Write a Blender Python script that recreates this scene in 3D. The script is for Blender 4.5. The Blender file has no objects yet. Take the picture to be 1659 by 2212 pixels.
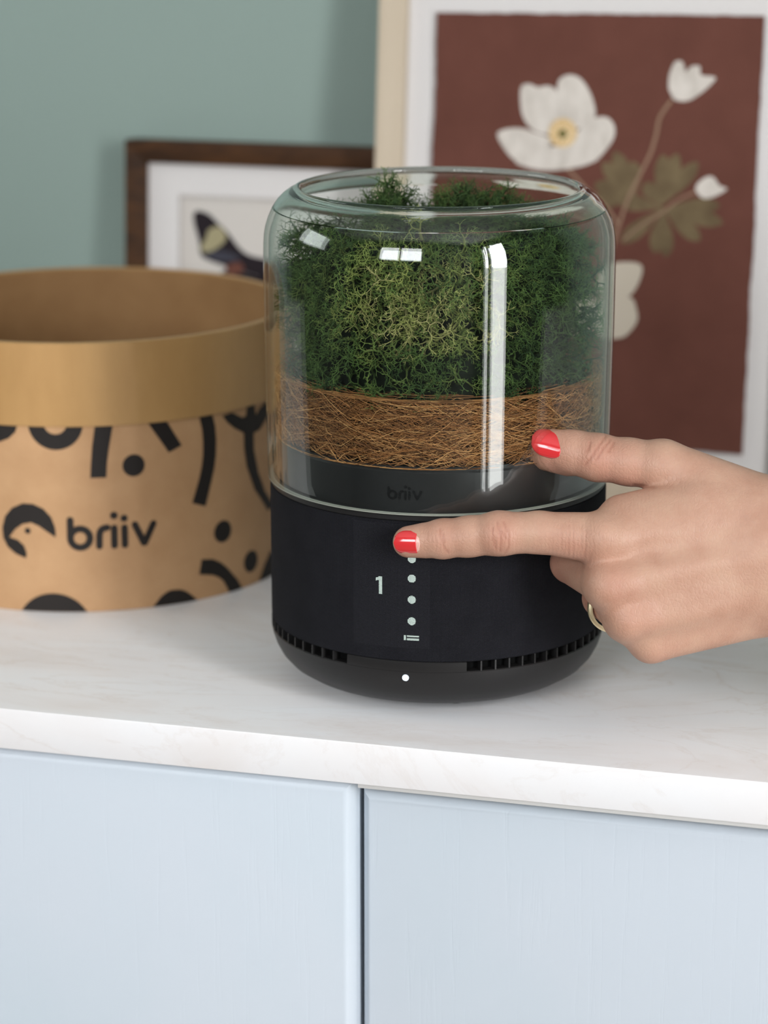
import bpy, bmesh, math, random
import numpy as np
from mathutils import Vector, Matrix, Euler

random.seed(7)
rng = np.random.default_rng(11)
PI = math.pi
scene = bpy.context.scene
COL = scene.collection

# ------------------------------------------------------------------ camera
cam_data = bpy.data.cameras.new('camera')
cam = bpy.data.objects.new('camera', cam_data)
COL.objects.link(cam)
cam.location = (0.27827, -1.09194, 0.38073)
cam.rotation_euler = (PI / 2 - 0.26540, 0.0, 0.27094)
cam_data.sensor_width = 36.0
cam_data.lens = 91.669
cam_data.clip_start = 0.02
cam_data.dof.use_dof = True
cam_data.dof.focus_distance = 1.088
cam_data.dof.aperture_fstop = 6.3
scene.camera = cam

# ------------------------------------------------------------------ world, daylight, exposure
world = bpy.data.worlds.new('world')
scene.world = world
world.use_nodes = True
bg = world.node_tree.nodes['Background']
bg.inputs['Color'].default_value = (0.82, 0.91, 1.0, 1)
bg.inputs['Strength'].default_value = 1.0
vs = scene.view_settings
vs.view_transform = 'Standard'
vs.look = 'None'
vs.gamma = 1.0
vs.use_curve_mapping = False
vs.exposure = -0.13
scene.cycles.max_bounces = 9
scene.cycles.diffuse_bounces = 3
scene.cycles.glossy_bounces = 3
scene.cycles.transmission_bounces = 8
scene.cycles.transparent_max_bounces = 12
scene.cycles.adaptive_threshold = 0.025


def daylight(name, loc, rot, sx, sy, power, color):
    """daylight falling in through one window opening"""
    l = bpy.data.lights.new(name, 'AREA')
    l.shape = 'RECTANGLE'
    l.size, l.size_y, l.energy, l.color = sx, sy, power, color
    o = bpy.data.objects.new(name, l)
    COL.objects.link(o)
    o.location, o.rotation_euler = loc, rot
    return o


daylight('patio_sky_daylight', (1.70, -1.395, 0.70), (0, PI / 2, 0), 1.20, 0.72, 72.0, (0.975, 0.985, 1.0))
daylight('patio_garden_daylight', (1.70, -1.395, -0.40), (0, PI / 2, 0), 0.98, 0.72, 19.0, (1.0, 1.0, 0.97))
daylight('front_window_daylight', (-0.40, -2.12, 0.75), (PI / 2, 0, 0), 1.1, 0.75, 34.0, (0.95, 0.975, 1.0))
daylight('side_window_daylight', (-2.10, -0.45, 0.80), (0, -PI / 2, 0), 0.7, 0.9, 9.0, (0.93, 1.0, 0.95))

# ------------------------------------------------------------------ helpers


def nodes_of(m):
    return m.node_tree.nodes, m.node_tree.links


def mat(name, color, rough=0.5, spec=0.5, metal=0.0, **kw):
    m = bpy.data.materials.new(name)
    m.use_nodes = True
    b = m.node_tree.nodes['Principled BSDF']
    b.inputs['Base Color'].default_value = (*color, 1)
    b.inputs['Roughness'].default_value = rough
    b.inputs['Specular IOR Level'].default_value = spec
    b.inputs['Metallic'].default_value = metal
    for k, v in kw.items():
        b.inputs[k.replace('_', ' ')].default_value = v
    return m


def add(m, kind, **props):
    n = m.node_tree.nodes.new(kind)
    for k, v in props.items():
        setattr(n, k, v)
    return n


def link(m, a, b):
    m.node_tree.links.new(a, b)


def math_node(m, op, a, b=None, c=None):
    n = add(m, 'ShaderNodeMath', operation=op)
    for i, v in enumerate((a, b, c)):
        if v is None:
            continue
        if isinstance(v, (int, float)):
            n.inputs[i].default_value = v
        else:
            link(m, v, n.inputs[i])
    return n.outputs[0]


def coords(m, scale=(1, 1, 1), which='Object'):
    t = add(m, 'ShaderNodeTexCoord')
    mp = add(m, 'ShaderNodeMapping')
    mp.inputs['Scale'].default_value = scale
    link(m, t.outputs[which], mp.inputs['Vector'])
    return mp.outputs[0]


def noise(m, vec, scale, detail=3, rough=0.5, dist=0.0):
    n = add(m, 'ShaderNodeTexNoise')
    n.inputs['Scale'].default_value = scale
    n.inputs['Detail'].default_value = detail
    n.inputs['Roughness'].default_value = rough
    n.inputs['Distortion'].default_value = dist
    link(m, vec, n.inputs['Vector'])
    return n.outputs['Fac']


def ramp(m, fac, stops):
    r = add(m, 'ShaderNodeValToRGB')
    e = r.color_ramp.elements
    while len(e) < len(stops):
        e.new(0.5)
    for el, (p, c) in zip(e, stops):
        el.position = p
        el.color = (*c, 1)
    link(m, fac, r.inputs[0])
    return r.outputs[0]


def bump(m, height, strength, dist=0.001):
    b = add(m, 'ShaderNodeBump')
    b.inputs['Strength'].default_value = strength
    b.inputs['Distance'].default_value = dist
    link(m, height, b.inputs['Height'])
    link(m, b.outputs[0], m.node_tree.nodes['Principled BSDF'].inputs['Normal'])


def set_color(m, out):
    link(m, out, m.node_tree.nodes['Principled BSDF'].inputs['Base Color'])


def tag(o, label=None, cat=None, group=None, kind=None):
    for k, v in (('label', label), ('category', cat), ('group', group), ('kind', kind)):
        if v:
            o[k] = v
    return o


def empty(name, loc=(0, 0, 0), rot=(0, 0, 0), parent=None):
    o = bpy.data.objects.new(name, None)
    o.empty_display_size = 0.02
    COL.objects.link(o)
    o.location, o.rotation_euler = loc, rot
    o.parent = parent
    return o


def mesh_obj(name, verts, faces, m, parent=None, smooth=True, uv=None, sharp=None):
    me = bpy.data.meshes.new(name)
    me.from_pydata([tuple(v) for v in verts], [], faces)
    if smooth:
        me.polygons.foreach_set('use_smooth', [True] * len(me.polygons))
    if uv is not None:
        l = me.uv_layers.new(name='uv')
        for lo in me.loops:
            l.data[lo.index].uv = uv[lo.vertex_index]
    me.validate()
    me.update()
    if sharp:
        me.set_sharp_from_angle(angle=math.radians(sharp))
    o = bpy.data.objects.new(name, me)
    me.materials.append(m)
    COL.objects.link(o)
    o.parent = parent
    return o


def big_mesh(name, verts, faces, m, parent=None, colors=None):
    """numpy triangles or quads straight into a mesh, with a per-vertex colour"""
    me = bpy.data.meshes.new(name)
    nv, (nf, k) = len(verts), faces.shape
    me.vertices.add(nv)
    me.vertices.foreach_set('co', verts.astype(np.float32).ravel())
    me.loops.add(nf * k)
    me.loops.foreach_set('vertex_index', faces.astype(np.int32).ravel())
    me.polygons.add(nf)
    me.polygons.foreach_set('loop_start', np.arange(0, nf * k, k, dtype=np.int32))
    me.polygons.foreach_set('use_smooth', np.ones(nf, dtype=bool))
    me.update(calc_edges=True)
    if colors is not None:
        a = me.color_attributes.new('tint', 'FLOAT_COLOR', 'POINT')
        c4 = np.ones((nv, 4), np.float32)
        c4[:, :3] = colors
        a.data.foreach_set('color', c4.ravel())
    me.materials.append(m)
    o = bpy.data.objects.new(name, me)
    COL.objects.link(o)
    o.parent = parent
    return o


def box_bm(bm, x0, x1, y0, y1, z0, z1):
    vs_ = [bm.verts.new((x, y, z)) for z in (z0, z1) for y in (y0, y1) for x in (x0, x1)]
    for f in ((0, 2, 3, 1), (4, 5, 7, 6), (0, 1, 5, 4), (2, 6, 7, 3), (0, 4, 6, 2), (1, 3, 7, 5)):
        bm.faces.new([vs_[i] for i in f])


def bm_obj(name, bm, m, parent=None, bevel=0.0, seg=3, smooth=True):
    if bevel:
        bmesh.ops.bevel(bm, geom=list(bm.edges), offset=bevel, segments=seg, profile=0.5, affect='EDGES')
    bmesh.ops.recalc_face_normals(bm, faces=list(bm.faces))
    me = bpy.data.meshes.new(name)
    bm.to_mesh(me)
    bm.free()
    if smooth:
        me.polygons.foreach_set('use_smooth', [True] * len(me.polygons))
        me.set_sharp_from_angle(angle=math.radians(35))
    me.materials.append(m)
    o = bpy.data.objects.new(name, me)
    COL.objects.link(o)
    o.parent = parent
    return o


def box(name, b, m, parent=None, bevel=0.0, seg=3):
    bm = bmesh.new()
    box_bm(bm, *b)
    return bm_obj(name, bm, m, parent, bevel, seg)


def lathe(name, prof, m, parent=None, n=160, closed=False, a0=0.0, a1=2 * PI, sharp=30):
    """turn (r, z) profile points about the z axis; uv is (arc length, height) in metres"""
    full = abs(a1 - a0 - 2 * PI) < 1e-6
    k = len(prof)
    cols = n if full else n + 1
    v, f, uv = [], [], []
    for i in range(cols):
        t = a0 + (a1 - a0) * i / n
        for r, z in prof:
            v.append((r * math.cos(t), r * math.sin(t), z))
            uv.append((t * 0.0748, z))
    for i in range(n):
        j = (i + 1) % cols
        for q in range(k if closed else k - 1):
            q2 = (q + 1) % k
            f.append((i * k + q, j * k + q, j * k + q2, i * k + q2))
    return mesh_obj(name, v, f, m, parent, True, uv, sharp)


def smooth_closed(pts, n=6):
    """Catmull-Rom through a closed outline"""
    out = []
    k = len(pts)
    for i in range(k):
        p0, p1, p2, p3 = (np.array(pts[(i + d) % k], float) for d in (-1, 0, 1, 2))
        for s in range(n):
            t = s / n
            out.append(tuple(0.5 * (2 * p1 + (p2 - p0) * t + (2 * p0 - 5 * p1 + 4 * p2 - p3) * t * t + (3 * p1 - p0 - 3 * p2 + p3) * t ** 3)))
    return out


def smooth_open(pts, n=6):
    p = [np.array(q, float) for q in pts]
    p = [2 * p[0] - p[1]] + p + [2 * p[-1] - p[-2]]
    out = []
    for i in range(1, len(p) - 2):
        p0, p1, p2, p3 = p[i - 1:i + 3]
        for s in range(n):
            t = s / n
            out.append(0.5 * (2 * p1 + (p2 - p0) * t + (2 * p0 - 5 * p1 + 4 * p2 - p3) * t * t + (3 * p1 - p0 - 3 * p2 + p3) * t ** 3))
    out.append(p[-2])
    return out


def flat_bm(polys, slices=None):
    """2D outlines (mm) as filled faces; slices = spacing in mm at which to cut so the sheet can be wrapped"""
    bm = bmesh.new()
    for pts in polys:
        area = sum(pts[i][0] * pts[(i + 1) % len(pts)][1] - pts[(i + 1) % len(pts)][0] * pts[i][1] for i in range(len(pts)))
        if area < 0:
            pts = list(reversed(pts))
        vs_ = [bm.verts.new((p[0], p[1], 0)) for p in pts]
        bm.faces.new(vs_)
    bm.normal_update()
    bmesh.ops.triangulate(bm, faces=list(bm.faces), ngon_method='EAR_CLIP')
    if slices:
        xs = [v.co.x for v in bm.verts]
        x = math.ceil(min(xs) / slices) * slices
        while x < max(xs):
            bmesh.ops.bisect_plane(bm, geom=list(bm.verts) + list(bm.edges) + list(bm.faces), plane_co=(x, 0, 0), plane_no=(1, 0, 0))
            x += slices
    return bm


def stroke(pts, w, caps=True):
    """outline of a thick line with round ends"""
    p = [np.array(q, float) for q in pts]
    left, right = [], []
    for i, q in enumerate(p):
        d = p[min(i + 1, len(p) - 1)] - p[max(i - 1, 0)]
        d /= np.linalg.norm(d) + 1e-9
        nn = np.array([-d[1], d[0]])
        left.append(q + nn * w / 2)
        right.append(q - nn * w / 2)
    out = list(left)
    if caps:
        for end, base, fwd in ((p[-1], left[-1] - p[-1], True),):
            a = math.atan2(base[1], base[0])
            out += [end + w / 2 * np.array([math.cos(a - t), math.sin(a - t)]) for t in np.linspace(0, PI, 7)[1:-1]]
    out += right[::-1]
    if caps:
        base = right[0] - p[0]
        a = math.atan2(base[1], base[0])
        out += [p[0] + w / 2 * np.array([math.cos(a - t), math.sin(a - t)]) for t in np.linspace(0, PI, 7)[1:-1]]
    return [tuple(q) for q in out]


def disc_pts(c, r, n=28, ry=None):
    ry = ry or r
    return [(c[0] + r * math.cos(2 * PI * i / n), c[1] + ry * math.sin(2 * PI * i / n)) for i in range(n)]


def ring_halves(c, ro, ri, a0, a1, n=20):
    o = [(c[0] + ro * math.cos(a), c[1] + ro * math.sin(a)) for a in np.linspace(a0, a1, n)]
    i = [(c[0] + ri * math.cos(a), c[1] + ri * math.sin(a)) for a in np.linspace(a1, a0, n)]
    return o + i


# ------------------------------------------------------------------ room shell
m_wall = mat('sage_paint', (0.255, 0.325, 0.293), 0.75, 0.25)
bump(m_wall, noise(m_wall, coords(m_wall), 260, 3), 0.08, 0.001)
m_dark_wall = mat('darkened_paint', (0.070, 0.074, 0.068), 0.8, 0.2)  # unseen walls darkened in colour so the glass mirrors a dim room
bump(m_dark_wall, noise(m_dark_wall, coords(m_dark_wall), 200, 3), 0.08, 0.001)
m_ceiling = mat('ceiling_paint', (0.58, 0.57, 0.56), 0.9, 0.1)
m_floor = mat('oak_floor', (0.36, 0.24, 0.14), 0.45, 0.4)
set_color(m_floor, ramp(m_floor, noise(m_floor, coords(m_floor, (3, 40, 1)), 2, 5), [(0.3, (0.10, 0.06, 0.035)), (0.7, (0.19, 0.12, 0.07))]))
m_upvc = mat('white_window_frame', (0.75, 0.75, 0.74), 0.35, 0.4)

WX0, WX1, WY0, WY1, WZ0, WZ1 = -2.0, 1.6, -2.0, 0.361, -0.90, 1.68
tag(box('wall_back', (WX0 - .1, WX1 + .1, WY1, WY1 + .1, WZ0 - .05, WZ1), m_wall), 'sage green painted wall behind the leaning pictures', 'wall', kind='structure')
tag(box('floor', (WX0 - .1, WX1 + .1, WY0 - .1, WY1 + .1, WZ0 - .06, WZ0), m_floor), 'oak floor of the room', 'floor', kind='structure')
tag(box('ceiling', (WX0 - .1, WX1 + .1, WY0 - .1, WY1 + .1, WZ1, WZ1 + .06), m_ceiling), 'white ceiling of the room', 'ceiling', kind='structure')


def wall_open(name, axis, at, thick, lo, hi, opening, label):
    """a wall with one rectangular opening; axis 'x' = wall of constant x"""
    a0, a1, z0, z1 = opening
    bm = bmesh.new()
    for u0, u1, w0, w1 in ((lo, a0, WZ0, WZ1), (a1, hi, WZ0, WZ1), (a0, a1, WZ0, z0), (a0, a1, z1, WZ1)):
        if u1 - u0 < 1e-4 or w1 - w0 < 1e-4:
            continue
        if axis == 'x':
            box_bm(bm, min(at, at + thick), max(at, at + thick), u0, u1, w0, w1)
        else:
            box_bm(bm, u0, u1, min(at, at + thick), max(at, at + thick), w0, w1)
    return tag(bm_obj(name, bm, m_dark_wall), label, 'wall', kind='structure')


wall_open('wall_right', 'x', WX1, 0.08, WY0, WY1, (-1.76, -1.03, WZ0, 1.30), 'darkened side wall with the patio door')
wall_open('wall_left', 'x', WX0, -0.08, WY0, WY1, (-0.90, 0.00, 0.45, 1.15), 'darkened side wall with a small window')
wall_open('wall_front', 'y', WY0, -0.08, WX0, WX1, (-0.95, 0.15, 0.37, 1.13), 'darkened wall with a wide window')


def casement(name, axis, at, opening, bars, w, label):
    a0, a1, z0, z1 = opening
    bm = bmesh.new()
    rects = [(a0, a0 + w, z0, z1), (a1 - w, a1, z0, z1), (a0 + w, a1 - w, z0, z0 + w), (a0 + w, a1 - w, z1 - w, z1)]
    rects += [(b, b + bw, z0 + w, z1 - w) for b, bw in bars]
    for u0, u1, w0, w1 in rects:
        if axis == 'x':
            box_bm(bm, at - .02, at + .02, u0, u1, w0, w1)
        else:
            box_bm(bm, u0, u1, at - .02, at + .02, w0, w1)
    return tag(bm_obj(name, bm, m_upvc), label, 'window', kind='structure')


casement('door_1', 'x', WX1 + 0.04, (-1.76, -1.03, WZ0, 1.30), [(-1.62, 0.13)], 0.02, 'white glazed patio door frame')
casement('window_1', 'y', WY0 - 0.04, (-0.95, 0.15, 0.37, 1.13), [(-0.43, 0.06)], 0.05, 'white window frame in the wall facing the cabinet')
casement('window_2', 'x', WX0 - 0.04, (-0.90, 0.00, 0.45, 1.15), [], 0.05, 'white window frame in the side wall')

# ------------------------------------------------------------------ worktop and cabinet
YF = -0.1013
m_marble = mat('marble_laminate', (0.80, 0.76, 0.74), 0.32, 0.45)
vec = coords(m_marble, (1, 1, 1))
warp = noise(m_marble, coords(m_marble, (0.8, 2.2, 1.5)), 7, 4, 0.55, 1.2)
vein = noise(m_marble, coords(m_marble, (3.2, 7.0, 6.0)), 2.2, 7, 0.62, 2.2)
ridge = math_node(m_marble, 'ABSOLUTE', math_node(m_marble, 'SUBTRACT', vein, 0.5))
cloud = ramp(m_marble, warp, [(0.30, (0.78, 0.735, 0.715)), (0.47, (0.835, 0.815, 0.815)), (0.70, (0.845, 0.85, 0.865))])
patch = noise(m_marble, vec, 3.1, 3)
veinc = ramp(m_marble, math_node(m_marble, 'ADD', ridge, math_node(m_marble, 'MULTIPLY', patch, 0.055)), [(0.016, (0.90, 0.85, 0.80)), (0.036, (0.975, 0.965, 0.957)), (0.06, (1, 1, 1))])
mx = add(m_marble, 'ShaderNodeMix', data_type='RGBA', blend_type='MULTIPLY')
mx.inputs['Factor'].default_value = 1.0
link(m_marble, cloud, mx.inputs['A'])
link(m_marble, veinc, mx.inputs['B'])
set_color(m_marble, mx.outputs['Result'])
tag(box('worktop', (-1.0, 1.0, YF, WY1 - .001, -0.0187, 0), m_marble, None, 0.0006, 2), 'pale marble-effect worktop carrying the filter and the box', 'worktop')

m_door = mat('pale_blue_door', (0.57, 0.655, 0.735), 0.42, 0.4)
gv = coords(m_door, (90, 90, 4.0))
grain = noise(m_door, gv, 3.2, 4, 0.6, 0.6)
gridge = ramp(m_door, grain, [(0.30, (0.0, 0, 0)), (0.43, (1, 1, 1))])
bump(m_door, gridge, 0.13, 0.0004)
set_color(m_door, ramp(m_door, noise(m_door, coords(m_door, (1, 1, 1)), 7, 3), [(0.35, (0.555, 0.625, 0.685)), (0.65, (0.59, 0.64, 0.70))]))
m_carcass = mat('white_carcass', (0.72, 0.71, 0.69), 0.5, 0.3)
cab = tag(empty('cabinet', (0, 0, WZ0)), 'pale blue two-door cabinet with wood-grain fronts under the worktop', 'cabinet')
K = -WZ0
bm = bmesh.new()
box_bm(bm, -0.62, 0.60, YF + .0290, WY1 - .004, 0.06, K - .0187)
box_bm(bm, -0.60, 0.58, YF + .05, WY1 - .01, 0.0, 0.06)
bm_obj('body', bm, m_carcass, cab)


box('top_rail', (-0.0095, 0.585, YF + .0035, YF + .0240, K - .0217, K - .0188), m_carcass, cab, .0004, 2)


def door(x0, x1, y0, z1):
    bm = bmesh.new()
    box_bm(bm, x0, x1, y0, y0 + .018, 0.07, z1)
    ed = [e for e in bm.edges if all(abs(v.co.y - y0) < 1e-6 for v in e.verts)]
    bmesh.ops.bevel(bm, geom=ed, offset=0.0052, segments=6, profile=0.42, affect='EDGES')
    return bm_obj('door', bm, m_door, cab)


door(-0.605, -0.0117, YF + 0.0050, K - 0.0199)
door(-0.0101, 0.585, YF + 0.0105, K - 0.0256)

# ------------------------------------------------------------------ leaning pictures


def rails(root, w, h, face, depth, m):
    """four mitred frame rails, front face at local y = 0"""
    def rail(pts):
        bm = bmesh.new()
        f = [bm.verts.new((x, 0, z)) for x, z in pts]
        b = [bm.verts.new((x, depth, z)) for x, z in pts]
        bm.faces.new(f)
        bm.faces.new(b[::-1])
        for i in range(4):
            j = (i + 1) % 4
            bm.faces.new((f[j], f[i], b[i], b[j]))
        return bm_obj('rail', bm, m, root, 0.0006, 2)
    a = face
    rail([(0, 0), (a, a), (a, h - a), (0, h)])
    rail([(w, h), (w - a, h - a), (w - a, a), (w, 0)])
    rail([(0, h), (a, h - a), (w - a, h - a), (w, h)])
    rail([(w, 0), (w - a, a), (a, a), (0, 0)])


def decal(name, polys, y, m, parent, dx=0.0, label=None):
    """flat print in the picture plane; outlines in mm"""
    bm = flat_bm(polys)
    for v in bm.verts:
        v.co = ((v.co.x - dx) / 1000, y, v.co.y / 1000)
    o = bm_obj(name, bm, m, parent, smooth=False)
    for p in o.data.polygons:
        if p.normal.y > 0:
            p.flip()
    if label:
        o['label'] = label
    return o


m_cream = mat('cream_frame', (0.66, 0.56, 0.43), 0.5, 0.3)
set_color(m_cream, ramp(m_cream, noise(m_cream, coords(m_cream, (60, 60, 3)), 2, 4), [(0.3, (0.50, 0.41, 0.305)), (0.7, (0.56, 0.465, 0.35))]))
m_mat = mat('white_mount_board', (0.66, 0.63, 0.615), 0.9, 0.15)
m_sheet = mat('russet_paper', (0.150, 0.048, 0.032), 0.85, 0.2)
set_color(m_sheet, ramp(m_sheet, noise(m_sheet, coords(m_sheet), 45, 5, 0.6), [(0.3, (0.110, 0.040, 0.028)), (0.7, (0.132, 0.049, 0.035))]))
m_petal = mat('petal_white', (0.74, 0.69, 0.63), 0.9, 0.1)
set_color(m_petal, ramp(m_petal, noise(m_petal, coords(m_petal, (120, 1, 60)), 1.2, 4), [(0.3, (0.50, 0.45, 0.40)), (0.6, (0.63, 0.575, 0.52))]))
m_petal2 = mat('petal_cream', (0.52, 0.455, 0.37), 0.9, 0.1)
m_stamen = mat('stamen_yellow', (0.66, 0.47, 0.24), 0.9, 0.1)
set_color(m_stamen, ramp(m_stamen, noise(m_stamen, coords(m_stamen), 900, 2), [(0.4, (0.55, 0.36, 0.16)), (0.6, (0.74, 0.58, 0.36))]))
m_pistil = mat('pistil_green', (0.16, 0.14, 0.05), 0.9, 0.1)
m_leaf = mat('pressed_leaf', (0.17, 0.125, 0.062), 0.9, 0.1)
set_color(m_leaf, ramp(m_leaf, noise(m_leaf, coords(m_leaf, (40, 1, 40)), 2, 3), [(0.3, (0.115, 0.080, 0.045)), (0.7, (0.175, 0.130, 0.072))]))
m_stem = mat('pressed_stem', (0.27, 0.17, 0.115), 0.9, 0.1)

L1 = math.radians(6)
BX = -118.5
fr = tag(empty('flower_picture', (BX / 1000, 0.297, 0.0023), (-L1, 0, 0)), 'large cream-framed print of a white flower on russet paper, leaning on the wall', 'picture')
fr.location.z = 0.0
rails(fr, 0.247, 0.304, 0.016, 0.022, m_cream)
mt = box('mount', (0.010, 0.237, 0.006, 0.009, 0.010, 0.294), m_mat, fr)
# deckle-edged sheet floating on the mount
sx0, sx1, sz0, sz1 = -85.2, 96.2, 35.0, 271.8
rr = random.Random(3)
edge = []
for (ax, az), (bx_, bz) in (((sx0, sz0), (sx1, sz0)), ((sx1, sz0), (sx1, sz1 + .8)), ((sx1, sz1 + .8), (sx0, sz1 - 1.0)), ((sx0, sz1 - 1.0), (sx0, sz0))):
    n = 60
    w = 0
    for i in range(n):
        t = i / n
        w = 0.75 * w + rr.uniform(-.32, .32)
        k = w * min(1, 6 * t, 6 * (1 - t)) if i else 0
        ddx, ddz = bx_ - ax, bz - az
        ln = math.hypot(ddx, ddz)
        edge.append((ax + ddx * t - ddz / ln * k, az + ddz * t + ddx / ln * k))
sheet = decal('paper_sheet', [edge], 0.0035, m_sheet, fr, BX + .9, 'russet paper with torn deckle edges')
sol = sheet.modifiers.new('thickness', 'SOLIDIFY')
sol.thickness = 0.0008
sol.offset = -1
PET = {
 'tl': [(-35.7, 231.4), (-31.5, 233.3), (-26.6, 231.6), (-20.5, 232.4), (-15.6, 229.6), (-11.5, 220.3), (-11.1, 209.7), (-18.3, 205.9), (-28.1, 208.0), (-33.9, 214.9), (-35.8, 223.1)],
 'tp': [(-14.6, 235.5), (-9.9, 238.6), (-3.8, 237.6), (1.3, 232.4), (5.2, 224.3), (6.2, 216.1), (1.0, 211.3), (-6.3, 209.8), (-12.0, 215.6), (-15.2, 227.3)],
 'rt': [(-1.4, 210.0), (5.6, 215.5), (12.8, 216.3), (17.2, 211.8), (16.9, 204.7), (11.3, 196.3), (5.4, 191.3), (-3.1, 192.2), (-7.1, 201.5)],
 'lf': [(-48.3, 204.9), (-44.1, 208.0), (-35.5, 208.9), (-26.9, 206.8), (-18.2, 203.5), (-20.3, 196.4), (-29.9, 190.1), (-37.3, 191.0), (-43.7, 196.8)],
 'bt': [(-37.3, 191.0), (-25.3, 197.4), (-10.7, 200.2), (1.5, 198.3), (5.4, 191.9), (-5.4, 188.0), (-20.0, 186.3), (-31.0, 187.7)],
}
for i, k in enumerate(('tl', 'rt', 'lf', 'bt', 'tp')):
    decal('petal', [smooth_closed(PET[k])], 0.00315 - i * 0.00008, m_petal, sheet, BX + .9)
decal('stamens', [disc_pts((-11.3, 207.1), 8.0)], 0.0026, m_stamen, sheet, BX + .9)
decal('pistil', [disc_pts((-11.3, 206.6), 2.5)], 0.0025, m_pistil, sheet, BX + .9)
BUD = [(46.1, 233.7), (46.4, 240.6), (49.1, 247.1), (53.2, 247.2), (55.2, 242.0), (58.0, 245.0), (62.7, 245.1), (63.6, 240.5), (71.3, 239.6), (69.1, 235.5), (62.3, 229.5), (56.5, 226.4), (50.0, 226.8), (47.5, 230.2)]
decal('bud', [smooth_closed(BUD, 4)], 0.0030, m_petal, sheet, BX + .9)
decal('bud', [smooth_closed([(63.5, 180.5), (68.0, 185.4), (72.7, 186.1), (76.5, 181.6), (80.7, 180.0), (75.5, 176.3), (69.7, 174.3), (65.5, 175.9)], 4)], 0.0030, m_petal, sheet, BX + .9)
decal('petal', [smooth_closed([(13.9, 133.4), (21.6, 137.3), (34.3, 137.3), (35.8, 130.8), (30.3, 119.8), (20, 116), (11.1, 122)], 4)], 0.0030, m_petal2, sheet, BX + .9)
decal('petal', [smooth_closed([(12, 116), (24, 119), (31, 118), (33.5, 113.2), (34.5, 105.6), (28.8, 97.5), (22.8, 95.4), (15.5, 95.6), (8, 104)], 4)], 0.0031, m_petal2, sheet, BX + .9)
decal('petal', [smooth_closed([(-30, 112), (-14, 120), (8, 118), (14, 108), (4, 98), (-18, 94)], 4)], 0.00305, m_petal2, sheet, BX + .9)
decal('stem', [stroke(smooth_open([(47.7, 226.1), (42.1, 217.2), (40.5, 207.8), (37.7, 197.2), (32.2, 185.2), (25.9, 170.4), (20, 150), (17, 134)]), 1.7)], 0.0031, m_stem, sheet, BX + .9)
decal('stem', [stroke(smooth_open([(63.6, 177.6), (57.8, 175.0), (52.0, 171.2), (46.2, 166.1), (34, 158), (25, 150)]), 1.3)], 0.00311, m_stem, sheet, BX + .9)
decal('stem', [stroke(smooth_open([(-8, 188), (2, 178), (14, 168), (22, 158)]), 1.5)], 0.00312, m_stem, sheet, BX + .9)


def lobe(c, tip, w):
    c, tip = np.array(c, float), np.array(tip, float)
    d = tip - c
    ln = np.linalg.norm(d)
    d /= ln
    nn = np.array([-d[1], d[0]])
    out = [c]
    prof = [(0.25, .45), (0.5, .9), (0.7, 1.0), (0.85, .8), (0.95, .42)]
    out += [c + d * ln * t + nn * w * k for t, k in prof]
    out += [tip]
    out += [c + d * ln * t - nn * w * k for t, k in prof[::-1]]
    return [tuple(q) for q in out]


LV = [((30.2, 173.7), [(11.5, 191.5), (17.9, 197.9), (28.3, 193.0), (7.5, 179.6), (6, 170)]),
      ((44.8, 169.5), [(44.9, 197.3), (52.6, 198.1), (63.9, 193.8), (35.3, 181.5)]),
      ((46.4, 168.1), [(77.0, 170.9), (79.2, 161.3), (67.2, 151.4), (49.1, 141.7), (42.6, 143.5), (23.5, 148.3), (20.0, 171.6)])]
h = 0.00322
for c, tips in LV:
    for t in tips:
        decal('leaf', [smooth_closed(lobe(c, t, 4.4), 3)], h, m_leaf, sheet, BX + .9)
        h += 0.00001

# small dark frame with the butterfly
m_walnut = mat('walnut_frame', (0.09, 0.04, 0.016), 0.6, 0.2)
set_color(m_walnut, ramp(m_walnut, noise(m_walnut, coords(m_walnut, (9, 30, 30)), 3, 5, 0.6, 1.0), [(0.3, (0.028, 0.012, 0.005)), (0.7, (0.080, 0.032, 0.010))]))
m_wing = mat('wing_black', (0.014, 0.009, 0.012), 0.7, 0.2)
m_wing_y = mat('wing_cream', (0.33, 0.29, 0.17), 0.8, 0.2)
m_wing_r = mat('wing_rust', (0.13, 0.05, 0.035), 0.8, 0.2)
m_wing_g = mat('wing_slate', (0.045, 0.045, 0.06), 0.8, 0.2)
m_back = mat('backing_paper', (0.58, 0.54, 0.50), 0.9, 0.1)
L2 = math.radians(4)
SX = -277.0
sf = tag(empty('butterfly_picture', (SX / 1000, 0.327, 0), (-L2, 0, 0)), 'small dark-brown framed butterfly picture behind the cardboard box', 'picture')
SW, SH = 0.190, 0.1915
rails(sf, SW, SH, 0.0130, 0.020, m_walnut)
bm = bmesh.new()
for b in ((0.008, 0.0320, 0.008, SH - .008), (SW - .0320, SW - .008, 0.008, SH - .008), (0.0320, SW - .0320, 0.008, 0.0320), (0.0320, SW - .0320, SH - .0315, SH - .008)):
    box_bm(bm, b[0], b[1], 0.005, 0.0075, b[2], b[3])
bm_obj('mount', bm, m_mat, sf)
bk = box('backing', (0.010, SW - .010, 0.0085, 0.0095, 0.010, SH - .010), m_back, sf)
mid = -182.5
wing = [(-234.8, 149.3), (-231.6, 151.0), (-225.2, 149.2), (-218.8, 143.4), (-213.5, 138.6), (-206.0, 129.9), (-199.6, 126.2), (-190.1, 124.5), (-184.5, 122), (-184.5, 104), (-192.0, 112.4), (-203.7, 116.4), (-218.7, 120.3), (-227.2, 122.9), (-230.5, 125.8), (-231.6, 133.8), (-234.3, 142.8)]
hind = [(-184.5, 108), (-196, 114), (-214, 117), (-222, 108), (-221, 94), (-210, 84), (-196, 82), (-187, 92)]
mir = lambda pts: [(2 * mid - x, z) for x, z in pts]
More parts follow.
